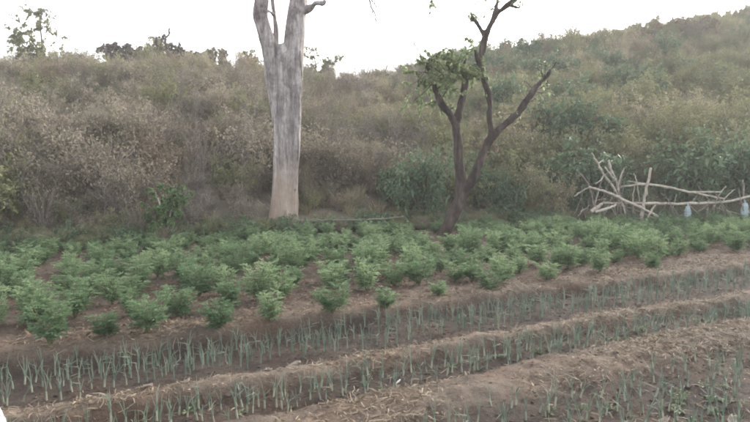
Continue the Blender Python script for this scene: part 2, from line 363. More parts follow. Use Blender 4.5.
def scatter(name, pts, idx, rz, sc, label):          # countless scrub as one mass: points with instances of the bushes
    me = bpy.data.meshes.new(name); me.vertices.add(len(pts)); me.vertices.foreach_set('co', np.asarray(pts, np.float32).ravel())
    for nm, ty, val in (('pick', 'INT', np.asarray(idx, np.int32)), ('turn', 'FLOAT', np.asarray(rz, np.float32)), ('size', 'FLOAT', np.asarray(sc, np.float32))):
        me.attributes.new(nm, ty, 'POINT').data.foreach_set('value', val)
    o = tag(obj(name, me), label, None, None, 'stuff')
    ng = bpy.data.node_groups.new(name + '_nodes', 'GeometryNodeTree')
    ng.interface.new_socket('Geometry', in_out='INPUT', socket_type='NodeSocketGeometry'); ng.interface.new_socket('Geometry', in_out='OUTPUT', socket_type='NodeSocketGeometry')
    N, L = ng.nodes, ng.links; gi = N.new('NodeGroupInput'); go = N.new('NodeGroupOutput')
    ip = N.new('GeometryNodeInstanceOnPoints'); ci = N.new('GeometryNodeCollectionInfo'); ci.inputs[0].default_value = SRC; ci.inputs[1].default_value = True; ci.inputs[2].default_value = True
    def at_(nm, ty): n = N.new('GeometryNodeInputNamedAttribute'); n.data_type = ty; n.inputs[0].default_value = nm; return n.outputs[0]
    cx = N.new('ShaderNodeCombineXYZ'); L.new(at_('turn', 'FLOAT'), cx.inputs[2])
    L.new(gi.outputs[0], ip.inputs['Points']); L.new(ci.outputs[0], ip.inputs['Instance']); ip.inputs['Pick Instance'].default_value = True
    L.new(at_('pick', 'INT'), ip.inputs['Instance Index']); L.new(cx.outputs[0], ip.inputs['Rotation']); L.new(at_('size', 'FLOAT'), ip.inputs['Scale'])
    L.new(ip.outputs[0], go.inputs[0]); o.modifiers.new('scatter', 'NODES').node_group = ng
    return o

def bush(kn, v, loc, rz, sc, label, group=None, name=None):
    t = thing(name or {'dry': 'dry_bush', 'rust': 'brown_bush', 'olive': 'olive_bush', 'green': 'green_bush', 'pale': 'pale_bush', 'bare': 'bare_bush'}[kn], label, 'bush', loc, rz, sc, group)
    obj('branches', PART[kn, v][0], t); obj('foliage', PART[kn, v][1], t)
    return t
rs = np.random.default_rng(77)
CLEAR = [(284, 14, 17.2), (167, 12, 14.9), (455, 10, 17.0), (625, 30, 18.9), (700, 45, 18.8), (553, 10, 18.8), (420, 25, 18.6), (505, 15, 18.4)]   # open ground in front of the trees and the fence
spots = []
x = -30.0
cand = []
for _ in range(9000):
    T_ = rs.random() ** .95 * 1.12 + .005; X = rs.uniform(-34, 46); Y = float(foot(X) + T_ * hlen(X))
    px = X / Y * FPX
    if abs(px) > 375 * 1.12 + 60: continue
    cand.append((X, Y, T_, px + 375))
cell = {}
for X, Y, T_, px in cand:                            # thin to an even spacing
    d = .62 + .012 * (Y - 15); k = (int(X // d), int(Y // d))
    if k in cell: continue
    cell[k] = 1
    n = float(fbm(np.array([X]), np.array([Y]), .14, 2, 31)[0]); r = rs.random() + .5 * n
    side = np.clip((px - 300) / 300, 0, 1)
    if T_ < .06 and px > 330 and r > .25: kn = 'green'
    elif r < .30 - .12 * side: kn = 'olive' if side > .5 or rs.random() < .15 else 'dry'
    elif r < .46: kn = 'olive'
    elif T_ > .72 and side > .8 and rs.random() < .7: kn = ('rust', 'pale', 'dry')[int(rs.integers(3))]
    elif r < .66: kn = 'bare' if side < .5 else 'olive'
    elif r < .84: kn = 'pale' if side > .7 else 'rust' if rs.random() < .75 else 'olive'
    elif side > .45: kn = 'green'
    else: kn = 'pale' if rs.random() < .35 else 'dry'
    s = (.55 + 1.1 * rs.random() ** 1.8) * (1 + .15 * (T_ < .3)) * (.75 if T_ > .9 else 1)
    if T_ * hlen(X) < .35 + .5 * s or any(abs(px - c_) < w_ + 30 * s and Y < y_ for c_, w_, y_ in CLEAR): continue
    spots.append((X, Y, kn, int(rs.integers(4)), rs.random() * 6.28, s))
spots.sort(key=lambda q: -q[5] / q[1])
LAB = {'dry': 'dry grey-brown leafy bush among the scrub low on the hillside', 'rust': 'reddish-brown withered bush among the scrub low on the hillside',
       'olive': 'dull olive small-leaved bush among the scrub low on the hillside', 'green': 'dark green broad-leaved bush among the scrub low on the hillside',
       'pale': 'pale straw-coloured fine-leaved bush among the scrub low on the hillside', 'bare': 'nearly leafless grey twiggy bush among the scrub low on the hillside'}
NB = 270
zone = lambda px: 'at far left' if px < 150 else 'left of the thick trunk' if px < 284 else 'between the two trees' if px < 450 else 'left of the branch pile' if px < 590 else 'behind the branch fence'
for X, Y, kn, v, rz, s in spots[:NB]:
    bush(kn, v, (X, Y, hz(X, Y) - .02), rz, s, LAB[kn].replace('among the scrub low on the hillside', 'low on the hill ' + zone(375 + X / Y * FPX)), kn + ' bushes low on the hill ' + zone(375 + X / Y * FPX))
rest = spots[NB:]
P_ = [(X, Y, hz(X, Y) - .02) for X, Y, *_ in rest]; I_ = [SRC_IDX[kn, v] for _, _, kn, v, _, _ in rest]
Z_ = [q[4] for q in rest]; S_ = [q[5] for q in rest]
for _ in range(3000):
    T_ = rs.random() ** 1.2 * 1.0 + .0; X = rs.uniform(-30, 42); Y = float(foot(X) + T_ * hlen(X))
    if abs(X / Y * FPX) > 470 or T_ < .025: continue
    P_.append((X, Y, hz(X, Y) - .02)); I_.append(SRC_IDX['tuft', int(rs.integers(4))]); Z_.append(rs.random() * 6.28); S_.append(rs.uniform(.6, 1.5) if T_ > .1 else rs.uniform(.4, .8))
for _ in range(2600):                                 # low filler between the bushes
    T_ = rs.random() * 1.02; X = rs.uniform(-30, 42); Y = float(foot(X) + T_ * hlen(X)); px = 375 + X / Y * FPX
    if abs(px - 375) > 450: continue
    kn = ('dry', 'olive', 'pale', 'bare', 'rust')[int(rs.integers(5))] if px < 380 else ('olive', 'pale', 'olive', 'dry', 'green')[int(rs.integers(5))]
    if T_ * hlen(X) < .3 or any(abs(px - c_) < w_ + 14 and Y < y_ for c_, w_, y_ in CLEAR): kn = 'olive'; f = .28
    else: f = rs.uniform(.35, .75)
    P_.append((X, Y, hz(X, Y) - .02)); I_.append(SRC_IDX[kn, int(rs.integers(4))]); Z_.append(rs.random() * 6.28); S_.append(f)
for _ in range(700):                                  # low growth along the field edge
    X = rs.uniform(-9.5, 14); Y = float(foot(X)) + rs.uniform(-.15, .9); kn = 'olive' if rs.random() < .5 else 'green' if rs.random() < .6 else 'dry'
    P_.append((X, Y, hz(X, Y) - .02)); I_.append(SRC_IDX[kn, int(rs.integers(4))]); Z_.append(rs.random() * 6.28); S_.append(rs.uniform(.2, .38))
scatter('hillside_scrub', P_, I_, Z_, S_, 'mass of dry brown and olive scrub and grass covering the upper hillside')

# ------------------------------------------------------------------ singled-out bushes
def special(px, py, Y, kn, v, sc, label, name=None, zoff=0):
    p = at(px, py, Y); return bush(kn, v, (p.x, Y, hz(p.x, Y) - .02 + zoff), px * .7, sc, label, None, name)
def yat(px, off):
    Y = 16.
    for _ in range(20): Y = float(foot((px - 375) / FPX * Y)) + off
    return Y
for px, off, kn, v, sc, lb in ((422, .8, 'green', 0, (1.15, .9, 1.75), 'tall dark green leafy bush just left of the slim leaning tree'), (398, 1.1, 'green', 1, (.95, .9, 1.35), 'dark green bush at the left edge of the thicket left of the leaning tree'),
        (478, 1.6, 'green', 3, (.9, .8, 1.1), 'dark green bush seen between the two stems of the leaning tree'), (507, .9, 'green', 2, (.8, .8, 1.2), 'dark green bush close behind the right stem of the leaning tree'),
        (553, .7, 'pale', 1, (1.15, .9, 1.7), 'round pale olive bush standing left of the dead branch pile'), (680, 2.2, 'green', 3, (1.6, 1.1, 1.4), 'wide dark green bush behind the dead branch fence'),
        (728, 2.5, 'green', 1, (1.4, 1.1, 1.5), 'dark green bush behind the right end of the branch fence'), (640, 2.6, 'olive', 3, (1.1, 1.0, 1.2), 'olive bush behind the upright pole of the branch fence'),
        (249, -.2, 'green', 2, (.42, .42, .34), 'low dark green plant left of the thick pale trunk'), (290, .1, 'green', 0, (.45, .42, .3), 'low dark green plant at the foot of the thick pale trunk'),
        (515, 0, 'green', 3, (.5, .5, .4), 'low green shrub at field edge right of the leaning tree'), (372, 0, 'green', 1, (.5, .5, .38), 'low green shrub at field edge between the two trees'),
        (690, .3, 'green', 0, (.6, .45, .38), 'low broad-leaved green shrub under the lower fence rail'), (655, .4, 'green', 2, (.5, .4, .35), 'low green shrub beside the upright pole of the branch fence')):
    special(px, 215, yat(px, off), kn, v, sc, lb)

# ------------------------------------------------------------------ trees
def solid(tubes, voxel, amp, freq, mat, name, smooth_it=2, base_flare=None):
    g = G()
    for pts, rad in tubes:
        q = smooth_path([(*p, r) for p, r in zip(pts, rad)], max(6, 5 * len(pts))); tube(g, q[:, :3], np.maximum(q[:, 3], .004), 14)
    o = bpy.data.objects.new('tmp', g.mesh('tmp', [])); COL.objects.link(o)
    md = o.modifiers.new('r', 'REMESH'); md.mode = 'VOXEL'; md.voxel_size = voxel
    ms = o.modifiers.new('s', 'SMOOTH'); ms.factor = .5; ms.iterations = smooth_it
    dg = bpy.context.evaluated_depsgraph_get(); me = bpy.data.meshes.new_from_object(o.evaluated_get(dg)); bpy.data.objects.remove(o)
    n = len(me.vertices); co = np.empty(n * 3, np.float32); me.vertices.foreach_get('co', co); co = co.reshape(-1, 3).astype(float)
    no = np.empty(n * 3, np.float32); me.vertices.foreach_get('normal', no); no = no.reshape(-1, 3)
    f = np.array(freq)
    d = vnoise(co * f, 41) + .5 * vnoise(co * f * 2.2, 42) + .3 * vnoise(co * f * [5, 5, 3], 43)
    co = co + no * (amp * d)[:, None]
    me.vertices.foreach_set('co', co.astype(np.float32).ravel()); me.polygons.foreach_set('use_smooth', np.ones(len(me.polygons), bool))
    me.materials.clear(); me.materials.append(mat); me.name = name; me.update()
    return me

def branchlets(g, gl, start, dirn, length, rng, depth, r0, nleaf, ll, lw, droop=.2):
    p = np.array(start, float); d = nrm(np.array(dirn, float)); pts = [p]
    n = 5
    for k in range(n):
        d = nrm(d + rng.normal(0, .22, 3) + [0, 0, -droop * .2]); p = p + d * length / n; pts.append(p)
    tube(g, pts, np.linspace(r0, r0 * .35, n + 1), 5, cap=False)
    if depth:
        for k in range(3 + depth):
            i = int(rng.integers(1, n + 1)); dd = nrm(d * .6 + rng.normal(0, .7, 3) + [0, 0, .15]); branchlets(g, gl, pts[i], dd, length * rng.uniform(.35, .6), rng, depth - 1, r0 * .5, nleaf, ll, lw, droop)
    elif nleaf:
        m = int(nleaf); q = np.array(pts); t = rng.random(m) * n; k = np.minimum(t.astype(int), n - 1)
        P = q[k] + (q[k + 1] - q[k]) * (t - k)[:, None]; leaves(gl, P, d + rng.normal(0, .8, (m, 3)), ll * rng.uniform(.7, 1.2, m), lw * rng.uniform(.7, 1.2, m), rng, .15, .3, big=True)

# --- thick pale tree
YB = 16.7
def loc_pts(base, Y, L, dy=0):
    out = []
    for q in L:
        p = at(q[0], q[1], Y + (q[3] if len(q) > 3 else 0)); out.append((p.x - base[0], p.y - base[1], p.z - base[2]))
    return out
def pxr(Y, w): return w / 2 / FPX * Y
bp_ = onz(284, 220); base = (at(284, 220, YB).x, YB, hz(at(284, 220, YB).x, YB) - .02)
def limb(Y, ctrl, base, k=.95):              # control: px x, px y, width px, depth offset
    return loc_pts(base, Y, ctrl), [pxr(Y, c[2] * k) for c in ctrl]
big = [limb(YB, [(283.5, 234, 36, 0), (283.5, 215, 31.5, 0), (285, 190, 28, 0), (286.5, 150, 26.5, 0), (286.5, 115, 27, 0), (285.5, 90, 26, 0), (284.5, 72, 24, 0), (283.5, 58, 18, 0), (282, 49, 12, 0), (281.5, 43, 5, 0)], base),
       limb(YB, [(283, 135, 17, 0), (279.5, 105, 19, 0), (275.5, 80, 20, 0), (271, 55, 18, -.05), (264, 30, 15.5, -.1), (260, 14, 15, -.2), (261, -2, 13, -.3), (258, -40, 11, -.5), (262, -85, 9, -.7), (255, -130, 6, -.9)], base),
       limb(YB, [(289, 135, 19, 0), (291, 100, 21, 0), (292, 75, 22, 0), (293.5, 52, 21.5, .05), (295, 30, 21, .1), (298, 8, 19, .2), (300, -15, 17.5, .3), (306, -60, 14, .4), (303, -110, 10, .5), (309, -160, 6, .6)], base),
       limb(YB, [(276, 55, 7, .1), (276, 36, 5, .15), (274.5, 15, 4, .2), (272.5, -5, 4, .25), (274, -45, 3, .3), (270, -80, 2, .35)], base),
       limb(YB, [(275, 16, 3, .2), (270, 12, 4, 0), (264, 10, 5, -.15)], base),
       limb(YB, [(302, 12, 9, .2), (310, 8, 7, -.05), (316, 3, 5.5, -.2), (323, 3.5, 4.5, -.35), (325, 0, 3, -.4)], base),
       limb(YB, [(275, 236, 13, -.25), (276, 222, 9, -.2), (279, 195, 5, -.1)], base),
       limb(YB, [(296, 236, 12, -.15), (294, 222, 9, -.1), (293, 195, 6, -.05)], base),
       limb(YB, [(264, 238, 7, -.35), (270, 230, 8, -.2), (275, 215, 8, -.05)], base), limb(YB, [(306, 238, 7, -.2), (299, 229, 8, -.1), (293, 212, 8, 0)], base),
       limb(YB, [(281, 48, 5, -.05), (280, 62, 6, -.25), (281, 85, 5, -.33), (279, 115, 5, -.35), (281, 160, 4, -.34), (282, 200, 3, -.2)], base),
       limb(YB, [(296, 30, 6, .1), (297, 55, 6, -.1), (298.5, 75, 6, -.22), (299, 100, 5, -.28), (297, 150, 5, -.28), (296, 190, 4, -.27)], base)]
t = thing('bare_tree', 'thick pale grey forked tree trunk standing at the back edge of the field', 'tree', base)
obj('trunk', solid(big, .03, .03, (6, 6, 1.0), M['bark_big'], 'trunk', 1), t)
g = G(); tube(g, smooth_path(loc_pts(base, YB, [(298, 40, 0, -.0), (301, 60, 0, -.2), (301.5, 90, 0, -.22), (300, 120, 0, -.18), (299, 150, 0, -.18), (297, 178, 0, -.05)]), 24), .03, 6)
obj('vine', g.mesh('vine', [M['twig']]), t)
rb = np.random.default_rng(8); g, gl = G(), G()
def rel(px, py, Y): q = at(px, py, Y); return np.array([q.x - base[0], q.y - base[1], q.z - base[2]])
for ctrl in ([(303, -35, 4.5, .3), (322, -62, 3.6, 0), (345, -62, 2.6, -.4), (362, -35, 2.6, -.7), (369, -2, 2.0, -.9), (373, 11, 1.6, -.95), (377, 24, 1.2, -1)],
             [(369, -2, 1.4, -.9), (374, 3, 1.2, -.95), (376.5, 7, 1.0, -1)], [(372, 9, 1.3, -.95), (373, 16, 1.1, -.97), (376, 21, 1.0, -.97)]):
    pts, rad = limb(YB, ctrl, base); q = smooth_path([(*a, b) for a, b in zip(pts, rad)], 22); tube(g, q[:, :3] + rb.normal(0, .012, (22, 3)), np.maximum(q[:, 3], .008), 6)
for px, py, dx in ((256, -100, -.7), (262, -60, -.5), (304, -100, .4), (309, -150, .5), (306, -70, .9), (258, -125, -.3), (300, -130, -.2)):
    branchlets(g, gl, rel(px, py, YB), (dx, rb.normal(0, .4), .9), 1.9, rb, 2, .035, 0, .1, .05)
obj('branches', g.mesh('branches', [M['twig']]), t)

# --- slim leaning tree
YS = 15.4; pb = at(443, 236, YS); sbase = (pb.x, YS, gz(pb.x, YS) - .02)
slim = [limb(YS, [(438, 244, 21, 0), (443, 236, 15.5, 0), (450, 221, 14.5, 0), (458, 205, 15.5, 0), (463, 192, 16, 0)], sbase, .8),
        limb(YS, [(459, 203, 12, 0), (460.5, 185, 12, -.05), (459, 160, 11.5, -.1), (457.5, 138, 11, -.1), (456, 124, 11, -.1)], sbase, .8),
        limb(YS, [(457, 128, 9, -.1), (450, 115, 8.5, -.15), (442, 105, 8.5, -.2), (436, 90, 7, -.25), (432, 76, 5.5, -.3), (424, 62, 3.5, -.35), (416, 47, 2, -.4), (412, 40, 1, -.4)], sbase, .8),
        limb(YS, [(456, 128, 9, -.1), (459, 112, 8.5, 0), (463, 97, 8.5, .1), (465, 82, 8, .15), (464, 66, 5, .2), (467, 52, 3, .25)], sbase, .8),
        limb(YS, [(462, 196, 13, 0), (473, 178, 11, .1), (481, 158, 10.5, .15), (488, 142, 11, .2), (494, 132, 11, .2)], sbase, .8),
        limb(YS, [(492, 137, 9, .2), (503, 126, 8.5, .25), (519, 112, 8.5, .4), (528, 98, 8, .5), (537, 86, 6.5, .6), (547, 76, 4, .7), (556, 62, 2, .8)], sbase, .8),
        limb(YS, [(493, 140, 8, .2), (490, 122, 7.5, .2), (489.5, 100, 7, .15), (485, 84, 7.5, .1), (481, 66, 8, .1), (482, 50, 8, .1), (486, 36, 7.5, .1), (493, 20, 6.5, .1), (502, 9, 6, .1), (512, 2, 5.5, .1), (521, -6, 5, .1), (530, -30, 4, .1), (528, -60, 2.5, .1)], sbase, .8),
        limb(YS, [(480, 66, 6, .1), (477, 57, 5, 0), (475.5, 50, 3.5, -.05)], sbase, .8),
        limb(YS, [(486, 37, 6, .1), (482, 31, 5, .1), (477, 23, 4.5, .05), (472, 17, 5.5, 0), (471, 12, 3, 0)], sbase, .8),
        limb(YS, [(493, 22, 5, .1), (496, 10, 4.5, .15), (498, -2, 4, .2), (494, -30, 3, .3), (480, -55, 2, .3)], sbase, .8),
        limb(YS, [(509, 4, 4, .1), (517, 8, 3.5, 0), (521, 6, 2, -.05)], sbase, .8)]
t = thing('slim_tree', 'slim dark leaning tree with forked stems and sparse green leaves in the crop field', 'tree', sbase)
obj('trunk', solid(slim, .022, .026, (7, 7, 3.5), M['bark_slim'], 'trunk', 1), t)
g, gl = G(), G(); rb = np.random.default_rng(21)
def flush():
    global g
    if g.n: obj('branch', g.mesh('branch', [M['bark_slim']]), t)
    g = G()
def relS(px, py, dy=0): q = at(px, py, YS + dy); return np.array([q.x - sbase[0], q.y - sbase[1], q.z - sbase[2]])
for (px, py, dy), nb, ln in (((434, 82, -.25), 5, .75), ((427, 66, -.35), 5, .6), ((440, 100, -.2), 3, .55), ((465, 80, .15), 4, .6), ((463, 68, .2), 4, .5), ((452, 72, -.1), 4, .55), ((444, 64, -.2), 4, .5), ((455, 60, 0), 3, .45), ((432, 80, -.3), 3, .5), ((447, 88, 0), 4, .5), ((425, 72, -.3), 4, .5), ((420, 82, -.2), 3, .4), ((436, 60, -.1), 4, .45), ((468, 70, .2), 3, .4)):
    for _ in range(nb):
        branchlets(g, gl, relS(px, py, dy), (rb.normal(0, .8), rb.normal(0, .8), rb.normal(.25, .5)), ln, rb, 1, .012, 40, .075, .045)
    flush()
for (px, py, dy), nb, ln, lf in (((471, 13, 0), 3, .28, 7), ((473, 20, 0), 2, .35, 6), ((474, 50, -.05), 2, .25, 5), ((518, 6, 0), 3, .3, 6), ((500, 2, .2), 2, .35, 4), ((545, 80, .7), 5, .45, 3), ((535, 92, .6), 3, .5, 3), ((520, 112, .4), 3, .5, 2), ((488, 100, .15), 2, .4, 3), ((528, -60, .1), 5, .9, 9), ((494, -30, .3), 4, .8, 7), ((480, -55, .3), 5, .9, 8), ((525, -20, .1), 3, .7, 7)):
    for _ in range(nb):
        branchlets(g, gl, relS(px, py, dy), (rb.normal(-.1, .7), rb.normal(0, .6), rb.normal(.3, .5)), ln, rb, 1, .012, lf, .08, .048)
    flush()
for q0, q1 in (((436, 90, -.25), (452, 72, -.1)), ((432, 76, -.3), (444, 64, -.2)), ((465, 82, .15), (455, 60, 0)), ((440, 100, -.2), (447, 88, 0)), ((432, 76, -.3), (425, 72, -.3)), ((434, 82, -.25), (420, 82, -.2)), ((427, 66, -.35), (436, 60, -.1)), ((465, 76, .15), (468, 70, .2)), ((464, 66, .2), (463, 68, .2)), ((478, 58, 0), (474, 50, -.05))):
    a_, b_ = relS(*q0), relS(*q1); tube(g, [a_, (a_ + b_) / 2 + rb.normal(0, .03, 3), b_], [.022, .016, .01], 5); flush()
for ctrl in ([(482, -50, 2.4, .3), (462, -62, 2, .1), (444, -45, 1.6, 0), (434, -18, 1.2, -.1), (431, 6, .8, -.1)], [(470, -58, 1.6, .2), (478, -30, 1.2, .2), (481, 0, .8, .1)], [(474, 24, 1.2, .05), (468, 30, .9, 0), (466, 40, .7, 0)]):
    pts, rad = limb(YS, ctrl, sbase); q = smooth_path([(*a, b) for a, b in zip(pts, rad)], 16); tube(g, q[:, :3] + rb.normal(0, .008, (16, 3)), np.maximum(q[:, 3], .005), 5)
    for k in range(5): branchlets(g, gl, q[-1 - k // 2, :3], (rb.normal(0, .8), rb.normal(0, .6), -.3), .2, rb, 0, .006, 12, .085, .055)
    flush()
obj('crown', gl.mesh('crown', [M['fresh']], False), t)

# --- young green tree on the left
_y = yat(167, .15); p = at(167, 231, _y); yb = (p.x, _y, hz(p.x, _y) - .02)
t = thing('young_tree', 'small bright green young tree with forked pale stem at left field edge', 'tree', yb, 0, .95)
g, gl = G(), G(); rb = np.random.default_rng(31)
tube(g, [(0, 0, -.05), (.02, 0, .35), (-.1, .02, .75), (-.22, .03, 1.15)], [.05, .042, .03, .015], 7); tube(g, [(.02, 0, .33), (.1, -.03, .7), (.18, 0, 1.2), (.2, .05, 1.45)], [.036, .028, .02, .01], 7)
obj('trunk', g.mesh('trunk', [M['deadwood']]), t); g = G()
for b in ((-.22, .03, 1.1), (-.12, .02, .8), (.15, 0, 1.0), (.2, .03, 1.4), (.05, 0, 1.0), (-.3, 0, .7), (.25, -.1, .8), (0, 0, .6), (-.35, -.1, .4)):
    for _ in range(4): branchlets(g, gl, b, (rb.normal(0, .8), rb.normal(0, .8), rb.normal(.25, .5)), .34, rb, 1, .008, 26, .085, .055)
obj('branches', g.mesh('branches', [M['twig']]), t); obj('crown', gl.mesh('crown', [M['young']], False), t)

# --- sparse tree on the left skyline
def skyline_tree(px, py, Y, name, label, cat, H, seed, conf, leafmat, ll, lw, nleaf, spread):
    p = at(px, py, Y); z = hz(p.x, Y) - .1
    t = thing(name, label, cat, (p.x, Y, z)); g, gl = G(), G(); rb = np.random.default_rng(seed); g2 = G()
    for sx, hgt in conf:
        pts = [(0, 0, 0)] + [(sx * k / 4 + rb.normal(0, .06), rb.normal(0, .1), hgt * k / 4) for k in range(1, 5)]
        tube(g2, pts, np.linspace(.09, .02, 5), 6)
        for k in range(1, 5):
            for _ in range(3 + k // 2): branchlets(g, gl, pts[k], (rb.normal(0, spread), rb.normal(0, spread), rb.normal(.15, .25)), hgt * .34, rb, 1, .02, nleaf, ll, lw)
    obj('trunk', g2.mesh('trunk', [M['twig_dark']]), t); obj('branches', g.mesh('branches', [M['twig_dark']]), t); obj('crown', gl.mesh('crown', [M[leafmat]], False), t)
def zridge(px): 
    Y = 40.
    for _ in range(30): X = (px - 375) / FPX * Y; Y = float(foot(X) + hlen(X))
    return Y
skyline_tree(42, 60, zridge(42) - 1, 'skyline_tree', 'sparse olive tree poking above the ridge at far left', 'tree', 3, 61, [(.1, 3.6), (-1.4, 2.2), (-.6, 2.4)], 'olive', .2, .12, 14, 1.0)
skyline_tree(128, 60, zridge(128) - .6, 'dark_bush', 'wide dark bush on the left ridge against the sky', 'bush', 2, 62, [(-1.2, 1.5), (-.7, 1.6), (-.2, 1.5), (.4, 1.45), (1.0, 1.3), (1.4, 1.2)], 'dark', .17, .11, 34, 1.0)
skyline_tree(161, 60, zridge(161) - .6, 'dark_bush', 'pointed dark bush on the left ridge, tallest of the dark ones', 'bush', 2, 63, [(.0, 2.0), (-.4, 1.6), (.4, 1.5), (-.8, 1.3)], 'dark', .17, .11, 34, .8)
skyline_tree(182, 60, zridge(182) - .6, 'dark_bush', 'small dark bush right of the pointed one on the left ridge', 'bush', 1.5, 64, [(.5, 1.2), (-.4, 1.35), (0, 1.3), (1.0, 1.1)], 'dark', .17, .11, 30, .9)
skyline_tree(214, 60, zridge(214) - .6, 'skyline_bush', 'low brown bush on the ridge between the dark bushes and the thick trunk', 'bush', 1.5, 70, [(.7, 1.2), (-.7, 1.1), (0, 1.25)], 'dry', .15, .09, 30, 1)
skyline_tree(316, 70, zridge(316) - .6, 'skyline_bush', 'scraggly bush on the ridge just right of the thick pale trunk', 'bush', 1.5, 65, [(-.1, 2.0), (.9, 1.2), (1.4, 1.4)], 'olive', .14, .08, 12, .9)
skyline_tree(249, 62, zridge(249) - .6, 'skyline_bush', 'small bush on the ridge just left of the thick pale trunk', 'bush', 1.5, 66, [(0, 1.3), (.5, 1.1)], 'olive', .14, .08, 12, .9)
skyline_tree(690, 45, zridge(690) - 8, 'brown_bush', 'broad brown withered thicket near the top of the right slope', 'bush', 2, 67, [(-1.4, 1.3), (-.4, 1.5), (.8, 1.5), (1.9, 1.4)], 'rust', .13, .08, 30, 1.1)
skyline_tree(650, 50, zridge(650) - 7, 'brown_bush', 'dark brown thicket left of the broad one near the right ridge', 'bush', 2, 68, [(-.6, 1.3), (.6, 1.5)], 'rust', .13, .08, 30, 1.1)

# ------------------------------------------------------------------ brush fence of dead branches on the right
YF = 18.3
def stick(ctrl, name, label, cat='branch', group=None, mat='deadwood', forks=()):
    P = [at(c[0], c[1], YF + c[3]) for c in ctrl]; P = [Vector((p.x, p.y, max(p.z, gz(p.x, p.y) - .05))) for p in P]
    b = min(P, key=lambda q: q.z).copy(); rr = np.random.default_rng(int(ctrl[0][0] * 10 + ctrl[0][1]))
    q = smooth_path([(*(p - b), pxr(YF, c[2] * .72)) for p, c in zip(P, ctrl)], 6 * len(P)); g = G()
    q[:, :3] += rr.normal(0, .008, (len(q), 3)); tube(g, q[:, :3], np.maximum(q[:, 3] * (1 + .12 * rr.normal(0, 1, len(q))), .006), 8)
    for f in forks:
        F = [at(c[0], c[1], YF + c[3]) - b for c in f]; s = smooth_path([(*p, pxr(YF, c[2])) for p, c in zip(F, f)], 8); tube(g, s[:, :3], np.maximum(s[:, 3], .005), 6)
    return tag(obj(name, g.mesh(name, [M[mat]]), None, b), label, cat, group)
stick([(641, 221, 5, -.1), (645, 195, 4.6, -.12), (651, 168, 3.6, -.15)], 'fence_post', 'pale upright leaning pole of the dead branch fence', 'post')
stick([(602, 203, 3, 0), (640, 203.5, 3.6, .02), (690, 203.5, 3.8, .05), (724, 202, 3.4, .05), (752, 196, 3.2, .05), (775, 192, 3, .1)], 'fence_rail', 'long pale lower rail of the dead branch fence', 'rail')
stick([(620, 187, 2.4, .2), (649, 184.5, 3, .12), (690, 192, 3.2, .25), (724, 199, 3, .3)], 'fence_rail', 'upper sagging rail of the branch fence crossing the leaning pole', 'rail', forks=[[(690, 192, 2.4, .25), (705, 192, 2, .3), (722, 192, 1.5, .3)], [(649, 184.5, 2, .12), (640, 183, 1.4, .2), (628, 181, 1, .2)]])
stick([(589, 187, 3.2, -.3), (606, 192, 3.6, -.25), (630, 203, 3.8, -.2), (650, 212, 3.6, -.25), (667, 224, 3, -.3)], 'dead_branch', 'long pale branch sloping down across the left of the pile')
stick([(591, 212, 5, -.4), (596, 208, 5.2, -.35), (602, 204, 4, -.3)], 'dead_branch', 'short thick whitish stub at the left foot of the pile')
stick([(595, 212, 4, -.5), (606, 209, 4, -.45), (616, 205, 3, -.4)], 'dead_branch', 'bright whitish broken branch lying low on the left of the pile')
stick([(592, 153, 2, .1), (598, 164, 2.6, .1), (604, 175, 3, .08), (612, 185, 3.2, .05), (622, 203, 3, .0), (626, 216, 3, 0)], 'dead_branch', 'curved upright branch, tallest on the left of the pile', forks=[[(604, 175, 2, .08), (601, 180, 1.5, 0), (595, 184, 1, 0)], [(598, 164, 1.6, .1), (603, 160, 1, .2)]])
stick([(608, 160, 3.4, .15), (612, 172, 3.6, .12), (618, 187, 3.4, .1), (621, 216, 3, .1)], 'dead_branch', 'forked pale upright branch right of the tallest one in the pile', forks=[[(616, 182, 2.4, .1), (610, 174, 2, 0), (605, 167, 1.4, 0)], [(618, 186, 2, .1), (621, 176, 1.6, .2), (624, 168, 1, .3)]])
stick([(577, 171, 1.6, -.1), (583, 177, 2, -.1), (589, 186, 2, -.1), (597, 214, 2, -.1)], 'dead_branch', 'thin bent branch at the far left of the pile', mat='twig')
stick([(575, 196, 1.6, -.2), (582, 191, 2, -.2), (590, 187, 1.8, -.25)], 'dead_branch', 'thin twig poking out left from the pile')
stick([(588, 178, 2.6, 0), (590, 195, 3, 0), (592, 218, 3, 0)], 'dead_branch', 'dark upright stick at the left end of the pile', mat='twig_dark')
stick([(743, 180, 2, .1), (744, 200, 2.6, .1), (745, 221, 2.8, .1)], 'fence_post', 'dark thin stake at the right end of the branch fence', 'post', mat='twig')
stick([(708, 200, 2.6, .1), (707.5, 210, 2.8, .1), (707, 222, 2.8, .1)], 'fence_post', 'short stake under the rail of the branch fence between the blue bundles', 'post', mat='twig')
stick([(697, 184, 1.4, .3), (702, 192, 1.8, .3), (712, 204, 1.6, .3), (722, 220, 1.6, .3)], 'dead_branch', 'thin slanting stick behind the rails of the branch fence', mat='twig')
stick([(655, 205, 2, -.2), (652, 210, 2.4, -.25), (645, 222, 2.4, -.3)], 'dead_branch', 'short stick propped against the leaning pole')
stick([(609, 206, 1.6, -.3), (614, 212, 2, -.35), (617, 219, 2, -.35)], 'dead_branch', 'short grey stick under the whitish broken branch', mat='twig')
stick([(698, 212, 1.6, .0), (706, 206, 2, .05), (714, 200, 1.6, .1)], 'dead_branch', 'short slanting stick crossing the lower rail', mat='twig')
stick([(716, 208, 1.6, -.1), (728, 211, 1.8, -.1), (742, 215, 1.6, -.1)], 'dead_branch', 'low thin stick near the right end of the branch fence', mat='twig')
rr = np.random.default_rng(5)
